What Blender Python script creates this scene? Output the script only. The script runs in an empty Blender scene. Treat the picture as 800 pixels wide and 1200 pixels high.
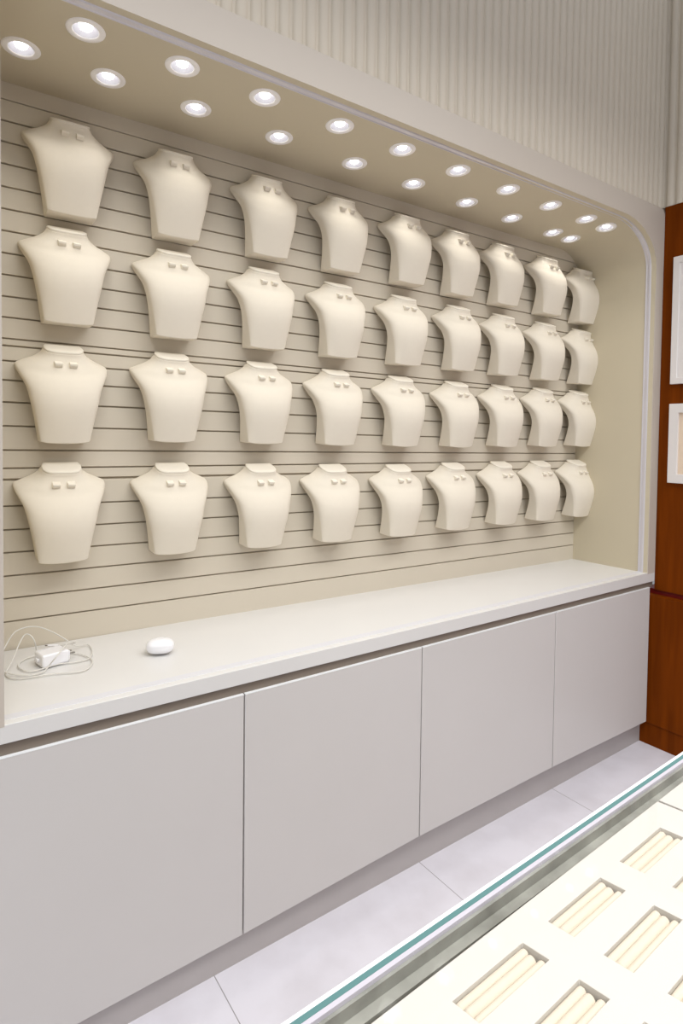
import bpy, bmesh, math, random
from mathutils import Matrix, Vector
random.seed(7)
SC = bpy.context.scene
COL = SC.collection
EYE = 1.616            # eye height above the floor (m)

# ------------------------------------------------------------------ materials
def mat(name, col, rough=.5, spec=.5, metal=0., noise=0., nscale=40., bump=0., bscale=200., coat=0., emit=None, estr=0.):
    m = bpy.data.materials.new(name); m.use_nodes = True
    nt = m.node_tree; b = nt.nodes['Principled BSDF']
    b.inputs['Base Color'].default_value = (*col, 1)
    b.inputs['Roughness'].default_value = rough
    b.inputs['Specular IOR Level'].default_value = spec
    b.inputs['Metallic'].default_value = metal
    b.inputs['Coat Weight'].default_value = coat
    tc = nt.nodes.new('ShaderNodeTexCoord')
    if noise:
        n = nt.nodes.new('ShaderNodeTexNoise'); n.inputs['Scale'].default_value = nscale; n.inputs['Detail'].default_value = 5
        r = nt.nodes.new('ShaderNodeMix'); r.data_type = 'RGBA'
        r.inputs['A'].default_value = (*[c * (1 - noise) for c in col], 1)
        r.inputs['B'].default_value = (*[min(1, c * (1 + noise)) for c in col], 1)
        nt.links.new(tc.outputs['Object'], n.inputs['Vector'])
        nt.links.new(n.outputs['Fac'], r.inputs['Factor'])
        nt.links.new(r.outputs['Result'], b.inputs['Base Color'])
    if bump:
        n2 = nt.nodes.new('ShaderNodeTexNoise'); n2.inputs['Scale'].default_value = bscale; n2.inputs['Detail'].default_value = 3
        bp = nt.nodes.new('ShaderNodeBump'); bp.inputs['Strength'].default_value = bump; bp.inputs['Distance'].default_value = .002
        nt.links.new(tc.outputs['Object'], n2.inputs['Vector'])
        nt.links.new(n2.outputs['Fac'], bp.inputs['Height'])
        nt.links.new(bp.outputs['Normal'], b.inputs['Normal'])
    if emit:
        b.inputs['Emission Color'].default_value = (*emit, 1); b.inputs['Emission Strength'].default_value = estr
    return m

def srgb(r, g, b):
    f = lambda c: (c / 255 / 12.92) if c / 255 <= .04045 else ((c / 255 + .055) / 1.055) ** 2.4
    return (f(r), f(g), f(b))

M_SUEDE = mat('cream_suede', srgb(237, 229, 213), .9, .15, noise=.015, nscale=60, bump=.25, bscale=900)
M_CAP = mat('cream_suede_cap', srgb(241, 234, 219), .85, .15, bump=.2, bscale=900)
M_SLAT = mat('greige_slat_laminate', srgb(212, 203, 186), .55, .35, noise=.02, nscale=6)
M_GROOVE = mat('slat_groove', srgb(176, 164, 146), .8, .2)
M_NICHE = mat('warm_niche_paint', srgb(203, 193, 169), .65, .3, noise=.012, nscale=3)
M_FASCIA = mat('greige_lacquer', srgb(199, 190, 179), .42, .4, noise=.012, nscale=3)
M_FLUTE = mat('fluted_panel_paint', srgb(211, 202, 187), .6, .3, noise=.015, nscale=4)
M_TOP = mat('white_worktop', srgb(223, 222, 220), .28, .45, noise=.012, nscale=5)
M_DOOR = mat('cabinet_door_laminate', srgb(208, 205, 203), .38, .4, noise=.018, nscale=3.5)
M_CARC = mat('cabinet_carcass', srgb(150, 142, 134), .6, .3)
M_KICK = mat('grey_plinth', srgb(182, 177, 176), .45, .4, noise=.05, nscale=9)
M_CHAN = mat('taupe_channel', srgb(128, 117, 106), .4, .4, noise=.04, nscale=12)
M_STRIP = mat('aluminium_track', srgb(214, 211, 216), .35, .5, metal=.25)
M_STRIP2 = mat('recessed_track_line', srgb(219, 219, 224), .3, .5)
M_PLAST = mat('white_gloss_plastic', srgb(244, 244, 248), .12, .5, coat=.3)
M_BEZEL = mat('downlight_white_metal', srgb(252, 250, 248), .35, .5)
M_REFL = mat('downlight_reflector', srgb(160, 158, 162), .5, .4, metal=.1)
M_BULB = mat('downlight_lamp', srgb(255, 255, 255), .3, .3, emit=(1., .985, .97), estr=4.6)
M_PRONG = mat('plug_metal', srgb(165, 162, 158), .3, .5, metal=.9)
M_CABLE = mat('white_cable', srgb(222, 220, 214), .4, .4)
M_FRAME = mat('white_frame', srgb(226, 222, 220), .4, .4)
M_PICT = mat('beige_card', srgb(226, 206, 184), .7, .2, noise=.06, nscale=14)
M_TRAY = mat('ivory_tray', srgb(213, 209, 202), .75, .2, noise=.01, nscale=20, bump=.1, bscale=700)
M_ROLL = mat('ivory_velvet_roll', srgb(219, 209, 192), .9, .15, bump=.2, bscale=700)
M_CASE = mat('counter_body', srgb(205, 198, 190), .5, .4)
M_WHITE = mat('white_edge_highlight', srgb(250, 253, 255), .15, .6)  # near-white stands in for highlights on door tops and glass arris
M_LAV = mat('frosted_glass_lip', srgb(196, 192, 202), .3, .5)
M_CEILT = mat('plain_ceiling', srgb(225, 222, 216), .8, .2)
M_BLACK = mat('dark_gap', srgb(60, 54, 50), .8, .2)

def glassedge():
    m = bpy.data.materials.new('green_glass_edge'); m.use_nodes = True
    b = m.node_tree.nodes['Principled BSDF']
    b.inputs['Base Color'].default_value = (*srgb(92, 130, 130), 1)
    b.inputs['Roughness'].default_value = .55; b.inputs['Specular IOR Level'].default_value = .15
    return m
M_TEAL = glassedge()

def clearglass():
    m = bpy.data.materials.new('clear_top_glass'); m.use_nodes = True
    nt = m.node_tree; nt.nodes.clear()
    o = nt.nodes.new('ShaderNodeOutputMaterial'); mx = nt.nodes.new('ShaderNodeMixShader')
    t = nt.nodes.new('ShaderNodeBsdfTransparent'); t.inputs['Color'].default_value = (.985, .985, .985, 1)
    g = nt.nodes.new('ShaderNodeBsdfGlossy'); g.inputs['Roughness'].default_value = .03
    lw = nt.nodes.new('ShaderNodeLayerWeight'); lw.inputs['Blend'].default_value = .5
    pw = nt.nodes.new('ShaderNodeMath'); pw.operation = 'POWER'; pw.inputs[1].default_value = 5; nt.links.new(lw.outputs['Facing'], pw.inputs[0])
    fr = nt.nodes.new('ShaderNodeMath'); fr.operation = 'MULTIPLY_ADD'; fr.inputs[1].default_value = .6; fr.inputs[2].default_value = .012; nt.links.new(pw.outputs[0], fr.inputs[0])
    nt.links.new(fr.outputs[0], mx.inputs[0]); nt.links.new(t.outputs[0], mx.inputs[1]); nt.links.new(g.outputs[0], mx.inputs[2])
    nt.links.new(mx.outputs[0], o.inputs['Surface'])
    return m
M_GLASS = clearglass()

def wood(name, c1, c2):
    m = bpy.data.materials.new(name); m.use_nodes = True
    nt = m.node_tree; b = nt.nodes['Principled BSDF']; b.inputs['Roughness'].default_value = .4
    b.inputs['Specular IOR Level'].default_value = .05
    tc = nt.nodes.new('ShaderNodeTexCoord'); mp = nt.nodes.new('ShaderNodeMapping'); mp.inputs['Scale'].default_value = (14, 14, .9)
    n = nt.nodes.new('ShaderNodeTexNoise'); n.inputs['Scale'].default_value = 2.2; n.inputs['Detail'].default_value = 8; n.inputs['Distortion'].default_value = .6
    r = nt.nodes.new('ShaderNodeValToRGB'); r.color_ramp.elements[0].position = .3; r.color_ramp.elements[1].position = .72
    r.color_ramp.elements[0].color = (*c1, 1); r.color_ramp.elements[1].color = (*c2, 1)
    nt.links.new(tc.outputs['Object'], mp.inputs[0]); nt.links.new(mp.outputs[0], n.inputs['Vector'])
    nt.links.new(n.outputs['Fac'], r.inputs[0]); nt.links.new(r.outputs[0], b.inputs['Base Color'])
    return m
M_WOOD = wood('mahogany_veneer', srgb(96, 42, 2), srgb(120, 55, 5))
M_WOODGAP = mat('dark_red_recess', srgb(130, 26, 22), .5, .3)

def stone():
    m = bpy.data.materials.new('grey_green_stone'); m.use_nodes = True
    nt = m.node_tree; b = nt.nodes['Principled BSDF']; b.inputs['Roughness'].default_value = .3
    tc = nt.nodes.new('ShaderNodeTexCoord')
    n = nt.nodes.new('ShaderNodeTexNoise'); n.inputs['Scale'].default_value = 16; n.inputs['Detail'].default_value = 7
    r = nt.nodes.new('ShaderNodeValToRGB')
    r.color_ramp.elements[0].position = .32; r.color_ramp.elements[1].position = .66
    r.color_ramp.elements[0].color = (*srgb(128, 128, 121), 1); r.color_ramp.elements[1].color = (*srgb(166, 166, 158), 1)
    nt.links.new(tc.outputs['Object'], n.inputs['Vector']); nt.links.new(n.outputs['Fac'], r.inputs[0]); nt.links.new(r.outputs[0], b.inputs['Base Color'])
    return m
M_STONE = stone()

def floor_mat():
    m = bpy.data.materials.new('pale_porcelain_tile'); m.use_nodes = True
    nt = m.node_tree; b = nt.nodes['Principled BSDF']; b.inputs['Roughness'].default_value = .25
    tc = nt.nodes.new('ShaderNodeTexCoord'); sp = nt.nodes.new('ShaderNodeSeparateXYZ'); nt.links.new(tc.outputs['Object'], sp.inputs[0])
    def joint(sock, off, period):
        a = nt.nodes.new('ShaderNodeMath'); a.operation = 'SUBTRACT'; a.inputs[1].default_value = off; nt.links.new(sp.outputs[sock], a.inputs[0])
        p = nt.nodes.new('ShaderNodeMath'); p.operation = 'PINGPONG'; p.inputs[1].default_value = period / 2; nt.links.new(a.outputs[0], p.inputs[0])
        l = nt.nodes.new('ShaderNodeMath'); l.operation = 'LESS_THAN'; l.inputs[1].default_value = .0013; nt.links.new(p.outputs[0], l.inputs[0])
        return l
    jx = joint('X', .70, .83); jy = joint('Y', .92, .83)
    mxm = nt.nodes.new('ShaderNodeMath'); mxm.operation = 'MAXIMUM'; nt.links.new(jx.outputs[0], mxm.inputs[0]); nt.links.new(jy.outputs[0], mxm.inputs[1])
    n = nt.nodes.new('ShaderNodeTexNoise'); n.inputs['Scale'].default_value = 5; n.inputs['Detail'].default_value = 6
    nt.links.new(tc.outputs['Object'], n.inputs['Vector'])
    r = nt.nodes.new('ShaderNodeValToRGB'); r.color_ramp.elements[0].position = .3; r.color_ramp.elements[1].position = .6
    r.color_ramp.elements[0].color = (*srgb(214, 211, 218), 1); r.color_ramp.elements[1].color = (*srgb(226, 224, 232), 1)
    nt.links.new(n.outputs['Fac'], r.inputs[0])
    mx = nt.nodes.new('ShaderNodeMix'); mx.data_type = 'RGBA'; mx.inputs['B'].default_value = (*srgb(150, 146, 148), 1)
    nt.links.new(mxm.outputs[0], mx.inputs['Factor']); nt.links.new(r.outputs[0], mx.inputs['A']); nt.links.new(mx.outputs['Result'], b.inputs['Base Color'])
    return m
M_FLOOR = floor_mat()

# ------------------------------------------------------------------ helpers
def obj(name, bm, m, parent=None, smooth=None, bevel=0., seg=2, angle=35):
    bmesh.ops.recalc_face_normals(bm, faces=bm.faces)
    me = bpy.data.meshes.new(name); bm.to_mesh(me); bm.free()
    for mm in (m if isinstance(m, (list, tuple)) else [m]): me.materials.append(mm)
    o = bpy.data.objects.new(name, me); COL.objects.link(o)
    if parent: o.parent = parent
    if smooth is not None:
        me.polygons.foreach_set('use_smooth', [True] * len(me.polygons))
        me.set_sharp_from_angle(angle=math.radians(smooth))
    if bevel:
        b = o.modifiers.new('Bevel', 'BEVEL'); b.width = bevel; b.segments = seg; b.limit_method = 'ANGLE'; b.angle_limit = math.radians(angle)
        b.harden_normals = False
        me.polygons.foreach_set('use_smooth', [True] * len(me.polygons))
        if smooth is None: me.set_sharp_from_angle(angle=math.radians(40))
    return o
def empty(name, loc, label, cat, group=None, rot=(0, 0, 0)):
    o = bpy.data.objects.new(name, None); o.empty_display_size = .05; COL.objects.link(o)
    o.location = loc; o.rotation_euler = rot
    return tag(o, label, cat, group)
def tag(o, label, cat, group=None):
    o['label'] = label; o['category'] = cat
    if group: o['group'] = group
    return o
def struct(name, bm, m, **k):
    o = obj(name, bm, m, **k); o['kind'] = 'structure'; return o
def box(bm, x0, x1, y0, y1, z0, z1):
    return hexa(bm, [(x0, y0, z0), (x1, y0, z0), (x1, y1, z0), (x0, y1, z0), (x0, y0, z1), (x1, y0, z1), (x1, y1, z1), (x0, y1, z1)])
def hexa(bm, pts):
    v = [bm.verts.new(p) for p in pts]
    for f in ((0, 3, 2, 1), (4, 5, 6, 7), (0, 1, 5, 4), (1, 2, 6, 5), (2, 3, 7, 6), (3, 0, 4, 7)): bm.faces.new([v[i] for i in f])
    return v
def tube(bm, pts, r, n=8):
    pts = [Vector(p) for p in pts]; rings = []
    up = Vector((0, 0, 1))
    for i, p in enumerate(pts):
        d = (pts[min(i + 1, len(pts) - 1)] - pts[max(i - 1, 0)]).normalized()
        a = d.cross(up); a = a.normalized() if a.length > 1e-4 else Vector((1, 0, 0)); b = d.cross(a)
        rings.append([bm.verts.new(p + r * (math.cos(t) * a + math.sin(t) * b)) for t in [2 * math.pi * k / n for k in range(n)]])
    for A, B in zip(rings, rings[1:]):
        for k in range(n): bm.faces.new((A[k], A[(k + 1) % n], B[(k + 1) % n], B[k]))
    bm.faces.new(rings[0]); bm.faces.new(rings[-1][::-1])
def catmull(P, n):
    P = [Vector(p) for p in P]; out = []
    m = len(P) - 1
    for i in range(n + 1):
        t = i / n * m; k = min(int(t), m - 1); u = t - k
        p0 = P[k - 1] if k > 0 else P[k] * 2 - P[k + 1]
        p1, p2 = P[k], P[k + 1]; p3 = P[k + 2] if k + 2 <= m else P[k + 1] * 2 - P[k]
        out.append(.5 * ((2 * p1) + (p2 - p0) * u + (2 * p0 - 5 * p1 + 4 * p2 - p3) * u * u + (3 * p1 - p0 - 3 * p2 + p3) * u ** 3))
    return out
def lathe(bm, prof, n=40):
    rings = [[bm.verts.new((r * math.cos(2 * math.pi * k / n), r * math.sin(2 * math.pi * k / n), z)) for k in range(n)] for r, z in prof]
    for A, B in zip(rings, rings[1:]):
        for k in range(n): bm.faces.new((A[k], A[(k + 1) % n], B[(k + 1) % n], B[k]))
    return rings
def copy_tree(o, parent=None):
    c = o.copy(); COL.objects.link(c)
    if parent: c.parent = parent
    for ch in [q for q in o.children]: copy_tree(ch, c)
    return c

def wall_y(x): return 1.6 * (1.33 - .062 * (x / 1.6 - .13) / 1.8)     # back wall of the niche
ZTOP = .916                                                           # worktop height
X0, X1 = .156, 3.077                                                  # niche opening
XL = -1.4
XR = 3.147                                                            # plane of the right-hand wall

# ------------------------------------------------------------------ floor and room shell
bm = bmesh.new(); box(bm, XL - .1, 3.9, -2.6, 1.72, -.05, 0); struct('floor', bm, M_FLOOR)

# niche soffit with its curved corner, holes for the lamps
S0, SL = 2.70, .56
def arc(kind, u):
    if kind == 'f': xs, rx, rz, zt = 2.777, .300, .205, 1.080
    else: xs, rx, rz, zt = 2.885, .180, .155, 1.0385
    straight = xs - S0; al = math.pi / 2 * math.sqrt((rx * rx + rz * rz) / 2); tot = straight + al; d = u * tot
    if d <= straight: return S0 + d, zt
    a = (d - straight) / al * math.pi / 2
    return xs + rx * math.sin(a), zt - rz * (1 - math.cos(a))
DROP = .13
def soffit(s, t):
    ex = max(0, s - (S0 + SL))
    if s <= S0:
        k = max(0, (s - .2) / 2.5)
        fx, fz = s, 1.075 + .005 * k; bx, bz = s, 1.070 - .0315 * k
    else:
        u = min(1, (s - S0) / SL); fx, fz = arc('f', u); bx, bz = arc('b', u)
    fz -= ex; bz -= ex
    x = fx + (bx - fx) * t
    return Vector((x, 1.6 + (wall_y(x) + .004 - 1.6) * t, EYE + fz + (bz - fz) * t))
def tt(s, y): return (y - 1.6) / (wall_y(s) + .004 - 1.6)
FRONT = [.37, .636, .907, 1.199, 1.485, 1.781, 2.088, 2.386, 2.669, 2.86]
BACK = [.239, .473, .75, 1.062, 1.398, 1.707, 2.03, 2.341, 2.665, 2.84]
LAMPS = [(s, 1.737) for s in FRONT] + [(s, 1.922) for s in BACK]
RH = .040
bm = bmesh.new()
def loop2(pts):
    v = [bm.verts.new((a, b, 0)) for a, b in pts]
    for i in range(len(v)): bm.edges.new((v[i], v[(i + 1) % len(v)]))
N = 60; SE = S0 + SL + DROP; out = [(X0 - .02 + (SE - X0 + .02) * i / N, 0) for i in range(N + 1)] + [(SE, .48)] + [(SE - (SE - X0 + .02) * i / N, .48) for i in range(1, N + 1)]
loop2(out)
for s, y in LAMPS:
    loop2([(s + RH * math.cos(2 * math.pi * k / 32), tt(min(s, 2.9), y) * .48 + RH * math.sin(2 * math.pi * k / 32)) for k in range(32)])
bmesh.ops.triangle_fill(bm, use_beauty=True, use_dissolve=False, edges=bm.edges[:])
for k in range(29):
    bmesh.ops.bisect_plane(bm, geom=bm.verts[:] + bm.edges[:] + bm.faces[:], plane_co=(S0 + SL * k / 28, 0, 0), plane_no=(1, 0, 0))
for k in range(1, 8):
    bmesh.ops.bisect_plane(bm, geom=bm.verts[:] + bm.edges[:] + bm.faces[:], plane_co=(0, .06 * k, 0), plane_no=(0, 1, 0))
for v in bm.verts: v.co = soffit(v.co.x, v.co.y / .48)
o = struct('ceiling', bm, M_NICHE, smooth=40)

# right cheek of the niche
bm = bmesh.new()
zf, zb = arc('f', 1)[1] + EYE - DROP, arc('b', 1)[1] + EYE - DROP
xb = arc('b', 1)[0]
hexa(bm, [(X1, 1.603, ZTOP), (XR, 1.651, ZTOP), (XR, 2.2, ZTOP), (xb, wall_y(xb) + .1, ZTOP), (X1 + .0004, 1.603, zf + .03), (XR, 1.651, zf + .03), (XR, 2.2, zf + .03), (xb + .0004, wall_y(xb) + .1, zb + .03)])
struct('wall_right', bm, M_NICHE)
# left cheek of the niche
bm = bmesh.new(); box(bm, X0 - .10, X0, 1.603, 2.2, ZTOP, 2.70); struct('wall_left', bm, M_NICHE)

# lacquered surround: left leg, header, right leg
bm = bmesh.new()
inner = [(X0, ZTOP - .004), (X0, EYE + 1.075)] + [(s, EYE + 1.075 + .005 * (s - .2) / 2.5) for s in (1., 2.)] + [(arc('f', k / 28)[0], EYE + arc('f', k / 28)[1]) for k in range(29)] + [(X1, ZTOP - .004)]
outer = [(XR, ZTOP - .004), (XR, EYE + 1.178), (XL, EYE + 1.195), (XL, ZTOP - .004)]
tz = lambda x: EYE + 1.195 - .017 * max(0, x) / XR
pairs = []
for k, (x, z) in enumerate(inner):
    if k == 0: pairs.append(((x, z), (XL, z)))
    elif k == 1: pairs.append(((x, z), (XL, tz(XL))))
    elif x <= 2.78: pairs.append(((x, z), (x, tz(x))))
    elif k < len(inner) - 1:
        q = (x - 2.78) / (X1 - 2.78)
        if q < .5: pairs.append(((x, z), (2.78 + (XR - 2.78) * q * 2, tz(2.78 + (XR - 2.78) * q * 2))))
        else: pairs.append(((x, z), (XR, tz(XR) + (z - tz(XR)) * ((q - .5) * 2) ** .6)))
    else: pairs.append(((x, z), (XR, z)))
F_ = [(bm.verts.new((i[0], 1.5994, i[1])), bm.verts.new((o_[0], 1.5994, o_[1]))) for i, o_ in pairs]
B_ = [(bm.verts.new((i[0], 1.603, i[1])), bm.verts.new((o_[0], 1.650, o_[1]))) for i, o_ in pairs]
for k in range(len(pairs) - 1):
    bm.faces.new((F_[k][0], F_[k + 1][0], F_[k + 1][1], F_[k][1])); bm.faces.new((B_[k][0], B_[k][1], B_[k + 1][1], B_[k + 1][0]))
    bm.faces.new((F_[k][0], B_[k][0], B_[k + 1][0], F_[k + 1][0])); bm.faces.new((F_[k][1], F_[k + 1][1], B_[k + 1][1], B_[k][1]))
bm.faces.new((F_[0][0], F_[0][1], B_[0][1], B_[0][0])); bm.faces.new((F_[-1][0], B_[-1][0], B_[-1][1], F_[-1][1]))
struct('wall_front', bm, M_FASCIA)

# aluminium track round the opening, set just behind the surround
bm = bmesh.new()
path = [(X0 + .005, EYE + 1.0752)] + [(s, EYE + 1.075 + .005 * (s - .2) / 2.5) for s in (1., 2.)] + [(arc('f', k / 28)[0], EYE + arc('f', k / 28)[1]) for k in range(29)] + [(X1, 1.5), (X1, ZTOP + .0015)]
sec = ((1.624, 0), (1.627, .0045), (1.634, .0052), (1.636, .0025), (1.645, .0025), (1.647, .005), (1.651, .0045), (1.653, 0))
prev = None
for i, (x, z) in enumerate(path):
    a = Vector(path[min(i + 1, len(path) - 1)]) - Vector(path[max(i - 1, 0)]); n = Vector((a.y, -a.x)).normalized()
    if i > 0 and path[i - 1][0] <= x: pass
    cur = [bm.verts.new((x + n.x * h, y, z + n.y * h)) for y, h in sec]
    if prev:
        for k in range(len(sec) - 1): bm.faces.new((prev[k], prev[k + 1], cur[k + 1], cur[k]))
    prev = cur
struct('trim_1', bm, M_STRIP)
bm = bmesh.new(); box(bm, X0 + .002, X1 - .002, 1.628, 1.655, ZTOP, ZTOP + .0015); struct('trim_2', bm, M_STRIP2)

# slatted back wall, profile swept along the wall
GL = [1.0173, .953, .8888, .8221, .7527, .6852, .6182, .55, .4837, .4173, .3528, .2872, .2651, .2180, .1581, .0895, .0153, -.0603, -.1175, -.1534, -.2364, -.3113, -.3832, -.4573, -.5287, -.6029]
GR0 = {-.0603: -.0924, -.1175: -.1343, -.1534: -.1772, -.2364: -.2628, -.3113: -.3371, -.3832: -.4166, -.4573: -.4783, -.5287: -.5487, -.6029: -.6187}
def right_of(g):
    if g in GR0: return GR0[g]
    return -.0924 + (g + .0603) / (1.0173 + .0603) * (.982 + .0924)
bm = bmesh.new()
prof = []
thin = {1.0173: .0012, .2872: .0022}
thick = {-.1534: .0036, .0895: .0026}
for g in GL:
    h = thin.get(g, thick.get(g, .0024)); gr = right_of(g)
    for dz, d in ((h + .0012, 0), (h, .0015), (h, .009), (-h, .009), (-h, .0015), (-h - .0012, 0)): prof.append((g + dz, gr + dz, d))
prof = [(1.14, 1.13, 0)] + prof + [(-.6985, -.7015, 0)]
def wally(x, d): return wall_y(x) + d
NX = 12
cols = []
for i in range(NX + 1):
    x = X0 - .03 + (3.10 - X0 + .03) * i / NX; f = (x - .2) / 2.85
    cols.append([bm.verts.new((x, wally(x, d), EYE + a + (b - a) * f)) for a, b, d in prof])
for A, B in zip(cols, cols[1:]):
    for k in range(len(prof) - 1):
        fc = bm.faces.new((A[k], B[k], B[k + 1], A[k + 1]))
        if prof[k][2] > .008 and prof[k + 1][2] > .008: fc.material_index = 1
bmesh.ops.recalc_face_normals(bm, faces=bm.faces)
r = bmesh.ops.extrude_edge_only(bm, edges=[e for e in bm.edges if e.is_boundary])
for v in r['geom']:
    if isinstance(v, bmesh.types.BMVert): v.co.y = 2.25
struct('wall_back', bm, [M_SLAT, M_GROOVE])

# fluted wall above the surround and round the corner
def flutes(bm, n0, n1, fn, zlo=2.79):
    pitch = .0472; P = []
    for i in range(n0, n1):
        for u, d in ((0, .006), (.10, .0055), (.17, .0), (.30, -.0035), (.5, -.0048), (.70, -.0035), (.83, .0), (.90, .0055)): P.append(((i + u) * pitch, d))
    v0 = [bm.verts.new(fn(a, d, zlo)) for a, d in P]; v1 = [bm.verts.new(fn(a, d, 3.95)) for a, d in P]
    for k in range(len(P) - 1): bm.faces.new((v0[k], v0[k + 1], v1[k + 1], v1[k]))
bm = bmesh.new()
flutes(bm, int(XL / .0472), 66, lambda a, d, z: (a + .035, 1.612 + d, z))
struct('wall_upper', bm, M_FLUTE, smooth=50)
bm = bmesh.new()
flutes(bm, -80, 35, lambda a, d, z: (XR + .004 + d, a, z), 2.8075)
struct('wall_side_upper', bm, M_FLUTE, smooth=50)
bm = bmesh.new(); box(bm, XR + .31, 3.9, -2.6, 1.7, 0, 3.95); struct('wall_side', bm, M_FLUTE)
bm = bmesh.new(); box(bm, XL, 3.9, 1.66, 1.72, 2.83, 3.95); struct('wall_rear', bm, M_FLUTE)

# ------------------------------------------------------------------ worktop
bm = bmesh.new()
yl, yr = wall_y(XL), wall_y(XR)
hexa(bm, [(XL, 1.6, .873), (XR, 1.6, .866), (XR, 2.06, .866), (XL, 2.155, .873), (XL, 1.6, ZTOP), (XR, 1.6, ZTOP), (XR, 2.06, ZTOP), (XL, 2.155, ZTOP + .012)])
tag(obj('worktop', bm, M_TOP, bevel=.0012, seg=2), 'long white worktop running under the rows of necklace busts', 'worktop')

# taupe finger channel between worktop and doors
bm = bmesh.new(); hexa(bm, [(XL, 1.610, .8388), (XR, 1.610, .8388), (XR, 1.66, .8388), (XL, 1.66, .8388), (XL, 1.610, .873), (XR, 1.610, .866), (XR, 1.66, .866), (XL, 1.66, .873)])
struct('trim_3', bm, M_CHAN)
# plinth
bm = bmesh.new()
hexa(bm, [(XL, 1.60, 0), (3.16, 1.647, 0), (3.16, 1.70, 0), (XL, 1.66, 0), (XL, 1.60, .11), (3.16, 1.647, .15), (3.16, 1.70, .15), (XL, 1.66, .11)])
struct('baseboard_back', bm, M_KICK)

# ------------------------------------------------------------------ base cabinets
def cabinet(xa, xb, za, zb, label):
    t = empty('base_cabinet', ((xa + xb) / 2, 1.6, 0), label, 'cabinet', 'handleless base cabinets under the worktop')
    cx = (xa + xb) / 2
    def loc(pts): return [(x - cx, y - 1.6, z) for x, y, z in pts]
    g = .0022
    zt = .8385
    bm = bmesh.new()
    hexa(bm, loc([(xa + g, 1.6, za), (xb - g, 1.6, zb), (xb - g, 1.619, zb), (xa + g, 1.619, za), (xa + g, 1.6, zt), (xb - g, 1.6, zt), (xb - g, 1.619, zt), (xa + g, 1.619, zt)]))
    obj('door', bm, M_DOOR, t, bevel=.0014, seg=2)
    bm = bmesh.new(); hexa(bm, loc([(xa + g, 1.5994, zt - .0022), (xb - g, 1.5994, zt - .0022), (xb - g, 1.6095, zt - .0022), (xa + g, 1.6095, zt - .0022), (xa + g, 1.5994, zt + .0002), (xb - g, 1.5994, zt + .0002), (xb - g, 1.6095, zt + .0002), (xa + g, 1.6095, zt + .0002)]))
    obj('edge_highlight', bm, M_WHITE, t)['label'] = 'white strip painting the highlight along the top edge'  # thin white strip put in for the glint on the door's top edge
    bm = bmesh.new()
    z0 = max(za, zb) + .03
    hexa(bm, loc([(xa + .003, 1.6235, z0), (xb - .003, 1.6235, z0), (xb - .003, 2.1, z0), (xa + .003, 2.1, z0), (xa + .003, 1.6235, .798), (xb - .003, 1.6235, .798), (xb - .003, 2.1, .798), (xa + .003, 2.1, .798)]))
    obj('carcass', bm, M_CARC, t)
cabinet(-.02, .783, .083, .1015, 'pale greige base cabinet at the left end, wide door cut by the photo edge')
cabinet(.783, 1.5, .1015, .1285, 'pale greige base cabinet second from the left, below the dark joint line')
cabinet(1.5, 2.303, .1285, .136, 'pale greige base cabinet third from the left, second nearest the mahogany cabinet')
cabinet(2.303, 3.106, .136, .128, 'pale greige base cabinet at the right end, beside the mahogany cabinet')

# ------------------------------------------------------------------ mahogany tall cabinet
t = empty('tall_cabinet', (XR, .5, 0), 'glossy mahogany tall cabinet at the right edge with white frames on it', 'cabinet')
bm = bmesh.new(); box(bm, 0, .30, -1.2, 1.1, .822, EYE + 1.191); obj('upper_panel', bm, M_WOOD, t, bevel=.002)
bm = bmesh.new(); box(bm, .018, .30, -1.2, 1.16, .796, .822); obj('recess_strip', bm, M_WOODGAP, t)
bm = bmesh.new(); box(bm, -.028, .30, -1.2, 1.16, .118, .796); obj('lower_panel', bm, M_WOOD, t, bevel=.002)
bm = bmesh.new(); box(bm, -.020, .30, -1.2, 1.146, 0, .118); obj('plinth', bm, M_WOOD, t, bevel=.001)

def frame(ya, yb, za, zb, w, label):
    t = empty('wall_frame', (XR, (ya + yb) / 2, za), label, 'frame')
    yc = (ya + yb) / 2; h = zb - za
    bm = bmesh.new()
    o4 = [(ya - yc, 0), (yb - yc, 0), (yb - yc, h), (ya - yc, h)]
    i4 = [(ya - yc + w, w), (yb - yc - w, w), (yb - yc - w, h - w), (ya - yc + w, h - w)]
    for d in (0,):
        vo = [bm.verts.new((-.022, a, b)) for a, b in o4]; vi = [bm.verts.new((-.022, a, b)) for a, b in i4]
        wo = [bm.verts.new((0, a, b)) for a, b in o4]; wi = [bm.verts.new((-.006, a, b)) for a, b in i4]
        xo = [bm.verts.new((0, a, b)) for a, b in i4]
        for k in range(4):
            j = (k + 1) % 4
            bm.faces.new((vo[k], vo[j], vi[j], vi[k])); bm.faces.new((vo[k], wo[k], wo[j], vo[j])); bm.faces.new((vi[k], vi[j], xo[j], xo[k])); bm.faces.new((wo[k], xo[k], xo[j], wo[j]))
        for v in wi: bm.verts.remove(v)
    obj('frame_border', bm, M_FRAME, t, bevel=.002)
    return t, yc, h
t, yc, h = frame(.98, 1.540, EYE + .277, EYE + .919, .032, 'tall white frame on the mahogany cabinet, the upper of the two')
bm = bmesh.new(); box(bm, -.014, -.002, .98 - yc + .031, 1.540 - yc - .031, .031, h - .031); obj('panel', bm, M_FRAME, t)
t, yc, h = frame(1.00, 1.540, EYE - .226, EYE + .177, .046, 'white frame with beige insert on the mahogany cabinet, the lower of the two')
bm = bmesh.new(); box(bm, -.010, -.002, 1.00 - yc + .045, 1.540 - yc - .045, .045, h - .045); obj('picture', bm, M_PICT, t)

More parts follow.
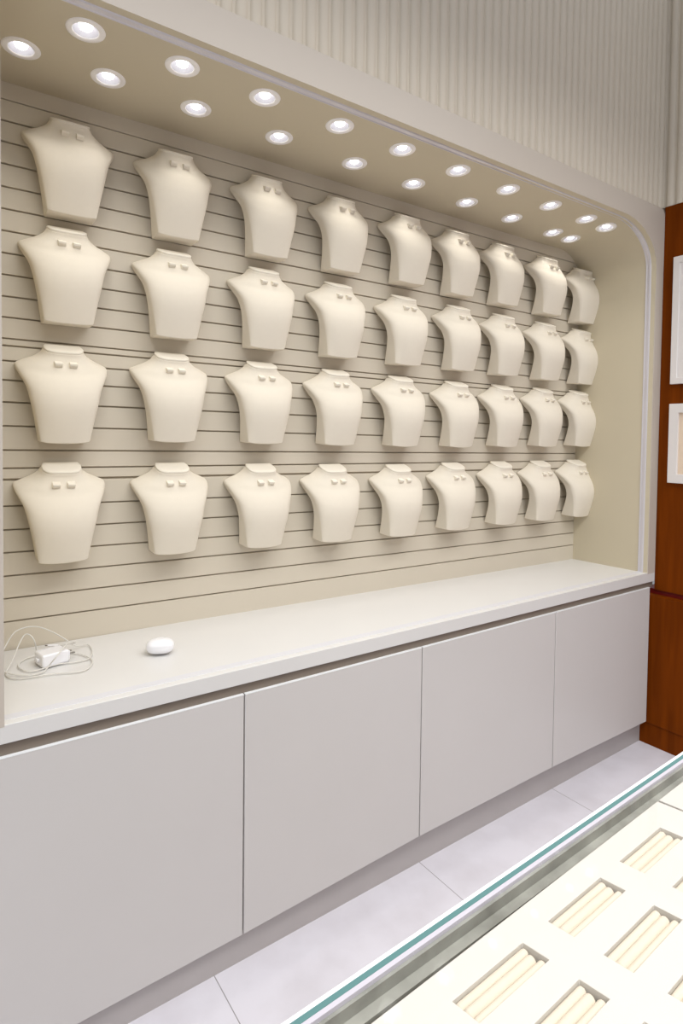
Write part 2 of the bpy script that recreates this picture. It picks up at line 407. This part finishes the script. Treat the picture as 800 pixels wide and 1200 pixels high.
# ------------------------------------------------------------------ downlights
def make_downlight():
    root = bpy.data.objects.new('downlight', None); root.empty_display_size = .05; COL.objects.link(root)
    bm = bmesh.new(); lathe(bm, [(.0325, .0), (.0335, -.0022), (.036, -.0034), (.046, -.0030), (.0495, -.0012), (.050, 0)])
    obj('bezel', bm, M_BEZEL, root, smooth=60)
    bm = bmesh.new(); rg = lathe(bm, [(.0338, -.001), (.033, .012), (.030, .028), (.022, .044), (.012, .050)]); bm.faces.new(rg[-1])
    obj('reflector', bm, M_REFL, root, smooth=60)
    bm = bmesh.new()
    lathe(bm, [(.0001, .0005), (.010, .0015), (.0165, .006), (.018, .014), (.0155, .026), (.011, .034), (.010, .046)], 24)
    obj('lamp', bm, M_BULB, root, smooth=60)
    ld = bpy.data.lights.new('spot', 'SPOT'); ld.energy = 2.1; ld.spot_size = math.radians(100); ld.spot_blend = 1.; ld.shadow_soft_size = .045
    ld.color = (1.0, .97, .93)
    lo = bpy.data.objects.new('spot', ld); COL.objects.link(lo); lo.parent = root; lo.location = (0, 0, -.004)
    return root
proto = make_downlight()
ordn = ['leftmost', 'second from left', 'third from left', 'fourth from left', 'fifth from left', 'sixth from left', 'seventh from left', 'eighth from left', 'ninth from left', 'rightmost']
for i, (s, y) in enumerate(LAMPS):
    o = proto if i == 0 else copy_tree(proto)
    t_ = tt(min(s, 2.9), y)
    p = soffit(s, t_); e = .004
    du = soffit(s + e, t_) - soffit(s - e, t_); dv = soffit(s, t_ + .01) - soffit(s, t_ - .01)
    n = du.cross(dv).normalized(); n = n if n.z > 0 else -n
    zx = du.normalized(); yy = n.cross(zx)
    Mx = Matrix((zx, yy, n)).transposed().to_4x4(); Mx.translation = p
    o.matrix_world = Mx
    row = 'front' if i < 10 else 'back'; k = i % 10
    lab = 'lit round recessed downlight in the %s row, %s%s' % (row, ordn[k], ', tilted on the curved corner' if k == 9 else '')
    tag(o, lab, 'downlight', 'recessed downlights in the %s row of the niche ceiling' % row)

# ------------------------------------------------------------------ necklace bust
#        centre (m, z)        edge (w, e, z)            back b
ST = [((.081, -.005), (.058, .030, .018), .012, .56),
      ((.079, -.017), (.066, .022, .005), .006, .58),
      ((.083, -.034), (.087, .014, -.009), .003, .72),
      ((.091, -.052), (.116, .009, -.022), .002, .85),
      ((.099, -.070), (.1345, .008, -.033), .001, .94),
      ((.110, -.090), (.1335, .022, -.050), .008, .92),
      ((.119, -.113), (.1225, .045, -.075), .024, .88),
      ((.125, -.143), (.108, .068, -.108), .044, .86),
      ((.123, -.182), (.097, .083, -.154), .052, .88),
      ((.110, -.232), (.084, .085, -.213), .032, .95),
      ((.091, -.286), (.0715, .079, -.279), .001, 1.)]
def bust_sections(n=44):
    C = catmull([(s[0][0], s[0][1], 0) for s in ST], n); E = catmull([s[1] for s in ST], n); Bk = catmull([(s[2], s[3], 0) for s in ST], n)
    return [((c.x, c.y), tuple(e), b.x, b.y) for c, e, b in zip(C, E, Bk)]
def sect_point(s, t):
    (m, zc), (w, e, ze), b, p = s
    st, ct = math.sin(t), max(0., math.cos(t))
    st, ct = math.copysign(abs(st) ** p, st), ct ** p
    k = 1 - abs(ct) ** 1.15
    return Vector((w * st, -(e + (m - e) * ct), zc + (ze - zc) * k))
def make_bust():
    root = bpy.data.objects.new('necklace_bust', None); root.empty_display_size = .05; COL.objects.link(root)
    S = bust_sections(); NU = 28
    bm = bmesh.new(); rows = []
    for s in S:
        fr = [bm.verts.new(sect_point(s, -math.pi / 2 + math.pi * k / NU)) for k in range(NU + 1)]
        (m, zc), (w, e, ze), b, _p = s
        L = bm.verts.new((-w, -max(.0005, min(b, e - .003)), ze)); R = bm.verts.new((w, -max(.0005, min(b, e - .003)), ze))
        rows.append([L] + fr + [R])
    for A, B in zip(rows, rows[1:]):
        for k in range(len(A) - 1): bm.faces.new((A[k], A[k + 1], B[k + 1], B[k]))
        bm.faces.new((A[-1], A[0], B[0], B[-1]))
    bm.faces.new(rows[0]); bm.faces.new(rows[-1][::-1])
    obj('body', bm, M_SUEDE, root, smooth=48, bevel=.0028, seg=3, angle=48)
    # cap that closes the neck, a padded oval with a seam under it
    s = S[0]; bm = bmesh.new()
    base = [sect_point(s, -math.pi / 2 + math.pi * k / NU) for k in range(NU + 1)] + [Vector((.052, -.014, .026)), Vector((-.052, -.014, .026))]
    c = sum(base, Vector()) / len(base)
    nrm = Vector((0, -.42, .9)).normalized()
    rings = []
    for sc, h in ((.965, -.002), (1.0, .0012), (1.0, .0042), (.965, .0062), (.8, .0075), (.4, .008)):
        rings.append([bm.verts.new(c + (p - c) * sc + nrm * h) for p in base])
    for A, B in zip(rings, rings[1:]):
        for k in range(len(A)): bm.faces.new((A[k], A[(k + 1) % len(A)], B[(k + 1) % len(A)], B[k]))
    bm.faces.new(rings[-1]); bm.faces.new(rings[0][::-1])
    obj('neck_cap', bm, M_CAP, root, smooth=50)
    # two small folded tabs for earrings
    for sx in (-1, 1):
        bm = bmesh.new(); x0, x1 = sx * .0215 - .0115, sx * .0215 + .0115
        yb, yf = -.076, -.101
        hexa(bm, [(x0 + .0005, yb, -.056), (x0 + .0005, yf + .002, -.0425), (x1 - .0005, yf + .002, -.0425), (x1 - .0005, yb, -.056),
                  (x0, yb, -.026), (x0, yf, -.0365), (x1, yf, -.0365), (x1, yb, -.026)])
        obj('earring_tab', bm, M_CAP, root, bevel=.001, seg=2)
    return root
proto = make_bust()
XC = {1: [.397, .735, 1.085, 1.422, 1.771, 2.075, 2.387, 2.726, 3.033],
      2: [.387, .730, 1.076, 1.413, 1.757, 2.091, 2.400, 2.722, 3.034],
      3: [.376, .723, 1.070, 1.405, 1.748, 2.086, 2.402, 2.715, 3.021],
      4: [.369, .726, 1.069, 1.396, 1.742, 2.074, 2.405, 2.708, 3.017]}
ZC = {1: [.960, .954, .951, .949, .951, .941, .936, .929, .917],
      2: [.622, .611, .605, .599, .593, .592, .588, .584, .580],
      3: [.247, .252, .247, .241, .236, .232, .233, .234, .235],
      4: [-.130, -.137, -.146, -.153, -.160, -.157, -.156, -.157, -.156]}
rown = {1: 'top row', 2: 'second row down', 3: 'third row down', 4: 'bottom row'}
posn = ['leftmost', 'second from left', 'third from left', 'fourth from left', 'middle one', 'fourth from right', 'third from right', 'second from right', 'rightmost, beside the niche wall']
first = True
for r in (1, 2, 3, 4):
    for k in range(9):
        o = proto if first else copy_tree(proto); first = False
        x = XC[r][k]
        x = min(x, 3.035)
        o.location = (x, wall_y(x) - .0015, EYE + ZC[r][k]); o.rotation_euler = (0, 0, math.atan(-.062 / 1.8 ))
        tag(o, 'cream suede necklace bust in the %s, %s' % (rown[r], posn[k]), 'display bust', 'necklace busts on the slatted wall, %s' % rown[r])

# ------------------------------------------------------------------ charger, cable, earbud case
t = empty('plug_charger', (.318, 1.945, ZTOP + .0065), 'white square plug charger lying on the worktop inside a coil of cable', 'charger', rot=(0, 0, math.radians(12)))
bm = bmesh.new(); box(bm, -.042, .036, -.032, .032, 0, .038); obj('body', bm, M_PLAST, t, bevel=.006, seg=4)
bm = bmesh.new(); box(bm, .0355, .040, -.027, .027, .005, .033); obj('face_plate', bm, M_PLAST, t, bevel=.002, seg=2)
for yy in (-.010, .010):
    bm = bmesh.new(); box(bm, .0395, .060, yy * 1.2 - .004, yy * 1.2 + .004, .017, .020); obj('prong', bm, M_PRONG, t, bevel=.0005)
bm = bmesh.new(); box(bm, -.048, -.0415, -.010, .010, .014, .024); obj('socket_collar', bm, M_PLAST, t, bevel=.002)

top_z = lambda x, y: ZTOP + .012 * (XR - x) / (XR - XL) * (y - 1.6) / .5
cb = [(.286, 2.018, .928), (.277, 2.003, .976), (.265, 2.012, .996), (.251, 2.016, .997), (.235, 2.003, .976), (.214, 1.965, .946), (.192, 1.925, .9185), (.200, 1.88, .9185),
      (.23, 1.86, .9185), (.304, 1.848, .9185), (.361, 1.827, .9185), (.395, 1.838, .9185), (.418, 1.89, .9185), (.405, 1.95, .9185), (.36, 2.0, .919), (.28, 2.02, .92), (.24, 1.995, .919), (.228, 1.95, .919), (.254, 1.900, .919), (.327, 1.915, .921),
      (.377, 1.906, .921), (.416, 1.917, .922), (.437, 1.98, .924), (.434, 2.034, .928), (.395, 2.016, .937), (.362, 2.016, .966), (.33, 2.045, .986), (.296, 2.064, 1.001), (.261, 2.064, 1.006), (.227, 2.044, 1.001), (.198, 1.981, .986),
      (.180, 1.95, .96), (.19, 1.92, .93), (.24, 1.875, .921), (.279, 1.876, .921), (.290, 1.890, .921), (.302, 1.894, .936), (.315, 1.880, .958), (.344, 1.917, .972), (.366, 1.952, .972), (.386, 1.985, .956), (.343, 2.013, .948)]
cb = [(x, y, max(z, top_z(x, y) + .0035)) for x, y, z in cb]
t = empty('charging_cable', (.33, 1.95, ZTOP), 'thin white charging cable in loose loops around the plug on the worktop', 'cable')
bm = bmesh.new(); tube(bm, [Vector(p) - Vector((.33, 1.95, ZTOP)) for p in catmull(cb, 320)], .0019, 8); obj('cord', bm, M_CABLE, t, smooth=60)
bm = bmesh.new(); tube(bm, [Vector(p) - Vector((.33, 1.95, ZTOP)) for p in ((.345, 2.012, .948), (.330, 2.021, .948), (.318, 2.029, .948))], .0035, 12); obj('connector', bm, M_PLAST, t, smooth=50)
bm = bmesh.new(); tube(bm, [Vector(p) - Vector((.33, 1.95, ZTOP)) for p in ((.318, 2.029, .948), (.311, 2.034, .948))], .0022, 10); obj('connector_tip', bm, M_PRONG, t, smooth=50)

t = empty('earbud_case', (.612, 1.852, ZTOP + .0045), 'glossy white pebble-shaped earbud case lying on the worktop', 'earbud case', rot=(0, 0, math.radians(-22)))
def pebble(z0, z1):
    bm = bmesh.new(); rings = []; n = 40
    A, B, H = .043, .033, .046
    for i in range(17):
        z = z0 + (z1 - z0) * (.5 - .5 * math.cos(math.pi * i / 16)); q = abs((z - H / 2) / (H / 2)); k = max(1 - q ** 2.5, 0) ** (1 / 2.5)
        k = max(k, .30)
        ring = []
        for j in range(n):
            a = 2 * math.pi * j / n; c, s = math.cos(a), math.sin(a)
            e = (abs(c) ** 2.8 + abs(s) ** 2.8) ** (-1 / 2.8)
            ring.append(bm.verts.new((A * k * e * c, B * k * e * s, z)))
        rings.append(ring)
    for P, Q in zip(rings, rings[1:]):
        for j in range(n): bm.faces.new((P[j], P[(j + 1) % n], Q[(j + 1) % n], Q[j]))
    bm.faces.new(rings[0][::-1]); bm.faces.new(rings[-1])
    return bm
obj('case_base', pebble(0, .027), M_PLAST, t, smooth=70)
obj('lid', pebble(.0273, .046), M_PLAST, t, smooth=70)

# ------------------------------------------------------------------ glass display counter
K = .612 / .60
ZG = EYE - .600
gd = Vector((.884, .028, 0)).normalized(); gn = Vector((-gd.y, gd.x, 0))        # along the edge / away from the viewer
g0 = Vector((.305, .513, 0))
def gp(a, d, z): v = g0 + gd * a + gn * d; return (v.x, v.y, z)
def gbox(bm, a0, a1, d0, d1, z0, z1):
    hexa(bm, [gp(a0, d0, z0), gp(a1, d0, z0), gp(a1, d1, z0), gp(a0, d1, z0), gp(a0, d0, z1), gp(a1, d0, z1), gp(a1, d1, z1), gp(a0, d1, z1)])
t = empty('display_counter', (0, 0, 0), 'glass-topped jewellery counter in the lower right foreground with green glass edge', 'counter')
A0, A1 = -.55, 1.35
bm = bmesh.new(); gbox(bm, A0, A1, -.56, -.0005, 0, ZG - .0525); obj('cabinet_body', bm, M_CASE, t, bevel=.003)
bm = bmesh.new(); gbox(bm, A0, A1, -.0205, -.0165, ZG - .052, ZG - .006); gbox(bm, A0, A1, -.0335, -.0206, ZG - .052, ZG - .021); obj('front_panel', bm, M_STONE, t)
bm = bmesh.new(); gbox(bm, A0, A1, -.0042, .0005, ZG - .052, ZG); obj('glass_arris', bm, M_WHITE, t)  # arris of the glass, its highlight put into the white colour
bm = bmesh.new(); gbox(bm, A0, A1, -.0108, -.0043, ZG - .052, ZG - .0003); obj('glass_edge', bm, M_TEAL, t)
bm = bmesh.new(); gbox(bm, A0, A1, -.0164, -.0109, ZG - .052, ZG - .0006); obj('glass_lip', bm, M_LAV, t)
bm = bmesh.new(); gbox(bm, A0, A1, -.56, -.0170, ZG - .005, ZG - .001); obj('glass_top', bm, M_GLASS, t)

# ring trays with wells and padded rolls
ZT = EYE - .612
U = Vector((.1745, .0075, 0)) * K; V = Vector((.0125, -.0665, 0)) * K; O = Vector((.456, .432, 0)) * K
LW = .123 / .1745; WW = .0325 / .0665
def tray(i0, i1, j0, j1, label, ua, ub, vb):
    t = empty('ring_tray', (O.x + U.x * i0, O.y, ZT - .040), label, 'ring tray', 'ivory ring trays inside the counter')
    off = Vector(t.location)
    def P(u, v, z): q = O + U * u + V * v; return Vector((q.x, q.y, z)) - off
    bm = bmesh.new()
    us = [ua]; 
    for i in range(i0, i1): us += [i, i + LW]
    us.append(ub)
    vs = [-.50]
    for j in range(j0, j1): vs += [j, j + WW]
    vs.append(vb)
    D = .017
    G = {}
    def g(a, b, z):
        k = (round(a, 4), round(b, 4), round(z, 4))
        if k not in G: G[k] = bm.verts.new(P(a, b, z))
        return G[k]
    for a in range(len(us) - 1):
        for b in range(len(vs) - 1):
            u0, u1, v0, v1 = us[a], us[a + 1], vs[b], vs[b + 1]
            if a % 2 == 1 and b % 2 == 1:
                bm.faces.new([g(u0, v0, ZT - D), g(u1, v0, ZT - D), g(u1, v1, ZT - D), g(u0, v1, ZT - D)])
                for (p, q) in (((u0, v0), (u1, v0)), ((u1, v0), (u1, v1)), ((u1, v1), (u0, v1)), ((u0, v1), (u0, v0))):
                    bm.faces.new([g(*p, ZT), g(*q, ZT), g(*q, ZT - D), g(*p, ZT - D)])
            else:
                bm.faces.new([g(u0, v0, ZT), g(u1, v0, ZT), g(u1, v1, ZT), g(u0, v1, ZT)])
    rim = [(u, vs[0]) for u in us] + [(us[-1], v) for v in vs[1:]] + [(u, vs[-1]) for u in us[::-1][1:]] + [(us[0], v) for v in vs[::-1][1:-1]]
    for k in range(len(rim)):
        p, q = rim[k], rim[(k + 1) % len(rim)]
        bm.faces.new([g(*p, ZT), g(*q, ZT), g(*q, ZT - .04), g(*p, ZT - .04)])
    obj('tray_body', bm, M_TRAY, t, bevel=.0008, seg=2)
    for i in range(i0, i1):
        for j in range(j0, j1):
            for c_, rr in ((.17, .0055), (.50, .0066), (.84, .0055)):
                bm = bmesh.new(); a = P(i + .004, j + WW * c_, ZT - D + .0085); b = P(i + LW - .006 - (.0 if c_ != .5 else .02), j + WW * c_, ZT - D + .0085)
                n = 10; pts = [a.lerp(b, k / n) for k in range(n + 1)]
                ax = (b - a).normalized(); s1 = Vector((-ax.y, ax.x, 0)); up = Vector((0, 0, 1)); rings = []
                prof = [(-.0001, .15), (.0008, .6), (.0025, .9), (.005, 1.)]
                L = (b - a).length
                st = [(d, k) for d, k in prof] + [(L - d, k) for d, k in prof[::-1]]
                for d, k in st:
                    c0 = a + ax * d
                    rings.append([bm.verts.new(c0 + (s1 * math.cos(th) + up * math.sin(th)) * rr * k) for th in [2 * math.pi * q / 16 for q in range(16)]])
                for A_, B_ in zip(rings, rings[1:]):
                    for q in range(16): bm.faces.new((A_[q], A_[(q + 1) % 16], B_[(q + 1) % 16], B_[q]))
                bm.faces.new(rings[0]); bm.faces.new(rings[-1][::-1])
                obj('padded_roll', bm, M_ROLL, t, smooth=60)
tray(-1, 3, 0, 5, 'large ivory ring tray with rectangular wells, filling the counter', -1.6, 3.10, 5.2)
tray(4, 5, 0, 5, 'ivory ring tray at the right edge, partly seen beyond the large tray', 3.13, 5.1, 5.2)

# ------------------------------------------------------------------ light
w = bpy.data.worlds.new('World'); SC.world = w; w.use_nodes = True
nt = w.node_tree; bg = nt.nodes['Background']; bg.inputs[1].default_value = 1.0
tc = nt.nodes.new('ShaderNodeTexCoord'); sp = nt.nodes.new('ShaderNodeSeparateXYZ'); rmp = nt.nodes.new('ShaderNodeValToRGB')
nt.links.new(tc.outputs['Generated'], sp.inputs[0]); nt.links.new(sp.outputs['Z'], rmp.inputs[0]); nt.links.new(rmp.outputs[0], bg.inputs[0])
rmp.color_ramp.elements[0].position = .0; rmp.color_ramp.elements[0].color = (.29, .295, .31, 1)      # shop walls, dimmer
rmp.color_ramp.elements[1].position = .62; rmp.color_ramp.elements[1].color = (.86, .87, .90, 1)    # bright ceiling overhead
def area(name, loc, size, energy, col=(1, .985, .96), rot=(0, 0, 0)):
    l = bpy.data.lights.new(name, 'AREA'); l.spread = math.radians(150); l.shape = 'RECTANGLE'; l.size, l.size_y = size; l.energy = energy; l.color = col
    o = bpy.data.objects.new(name, l); COL.objects.link(o); o.location = loc; o.rotation_euler = rot; return o
area('shop_ceiling_light', (1.2, .1, 3.5), (3.4, .9), 56)
area('shop_ceiling_light', (1.0, -1.7, 3.5), (3.4, .9), 46)

# ------------------------------------------------------------------ camera (two-point style photograph with a little shift)
cam = bpy.data.cameras.new('Camera'); co = bpy.data.objects.new('Camera', cam); COL.objects.link(co); SC.camera = co
cam.sensor_fit = 'AUTO'; cam.sensor_width = 36; cam.lens = 21.0; cam.shift_x = 0; cam.shift_y = -68.05 / 1200
yaw, pit, rol = .61326269, .03213586, .01172041
cy_, sy_, cp, sp_, cr, sr = math.cos(yaw), math.sin(yaw), math.cos(pit), math.sin(pit), math.cos(rol), math.sin(rol)
Ry = Matrix(((cy_, 0, -sy_), (0, 1, 0), (sy_, 0, cy_))); Rx = Matrix(((1, 0, 0), (0, cp, sp_), (0, -sp_, cp)))
Rz = Matrix(((cr, -sr, 0), (sr, cr, 0), (0, 0, 1))); F = Matrix(((1, 0, 0), (0, -1, 0), (0, 0, 1)))
R = Rz @ F @ Rx @ Ry
sw = lambda v: Vector((v[0], v[2], v[1]))
xa, ya, za = sw(R[0]), -sw(R[1]), -sw(R[2])
Mx = Matrix((xa, ya, za)).transposed().to_4x4(); Mx.translation = (0, 0, EYE); co.matrix_world = Mx
cam.clip_start = .02

SC.view_settings.view_transform = 'Standard'; SC.view_settings.look = 'None'
SC.view_settings.exposure = 0.; SC.view_settings.gamma = 1.; SC.view_settings.use_curve_mapping = False
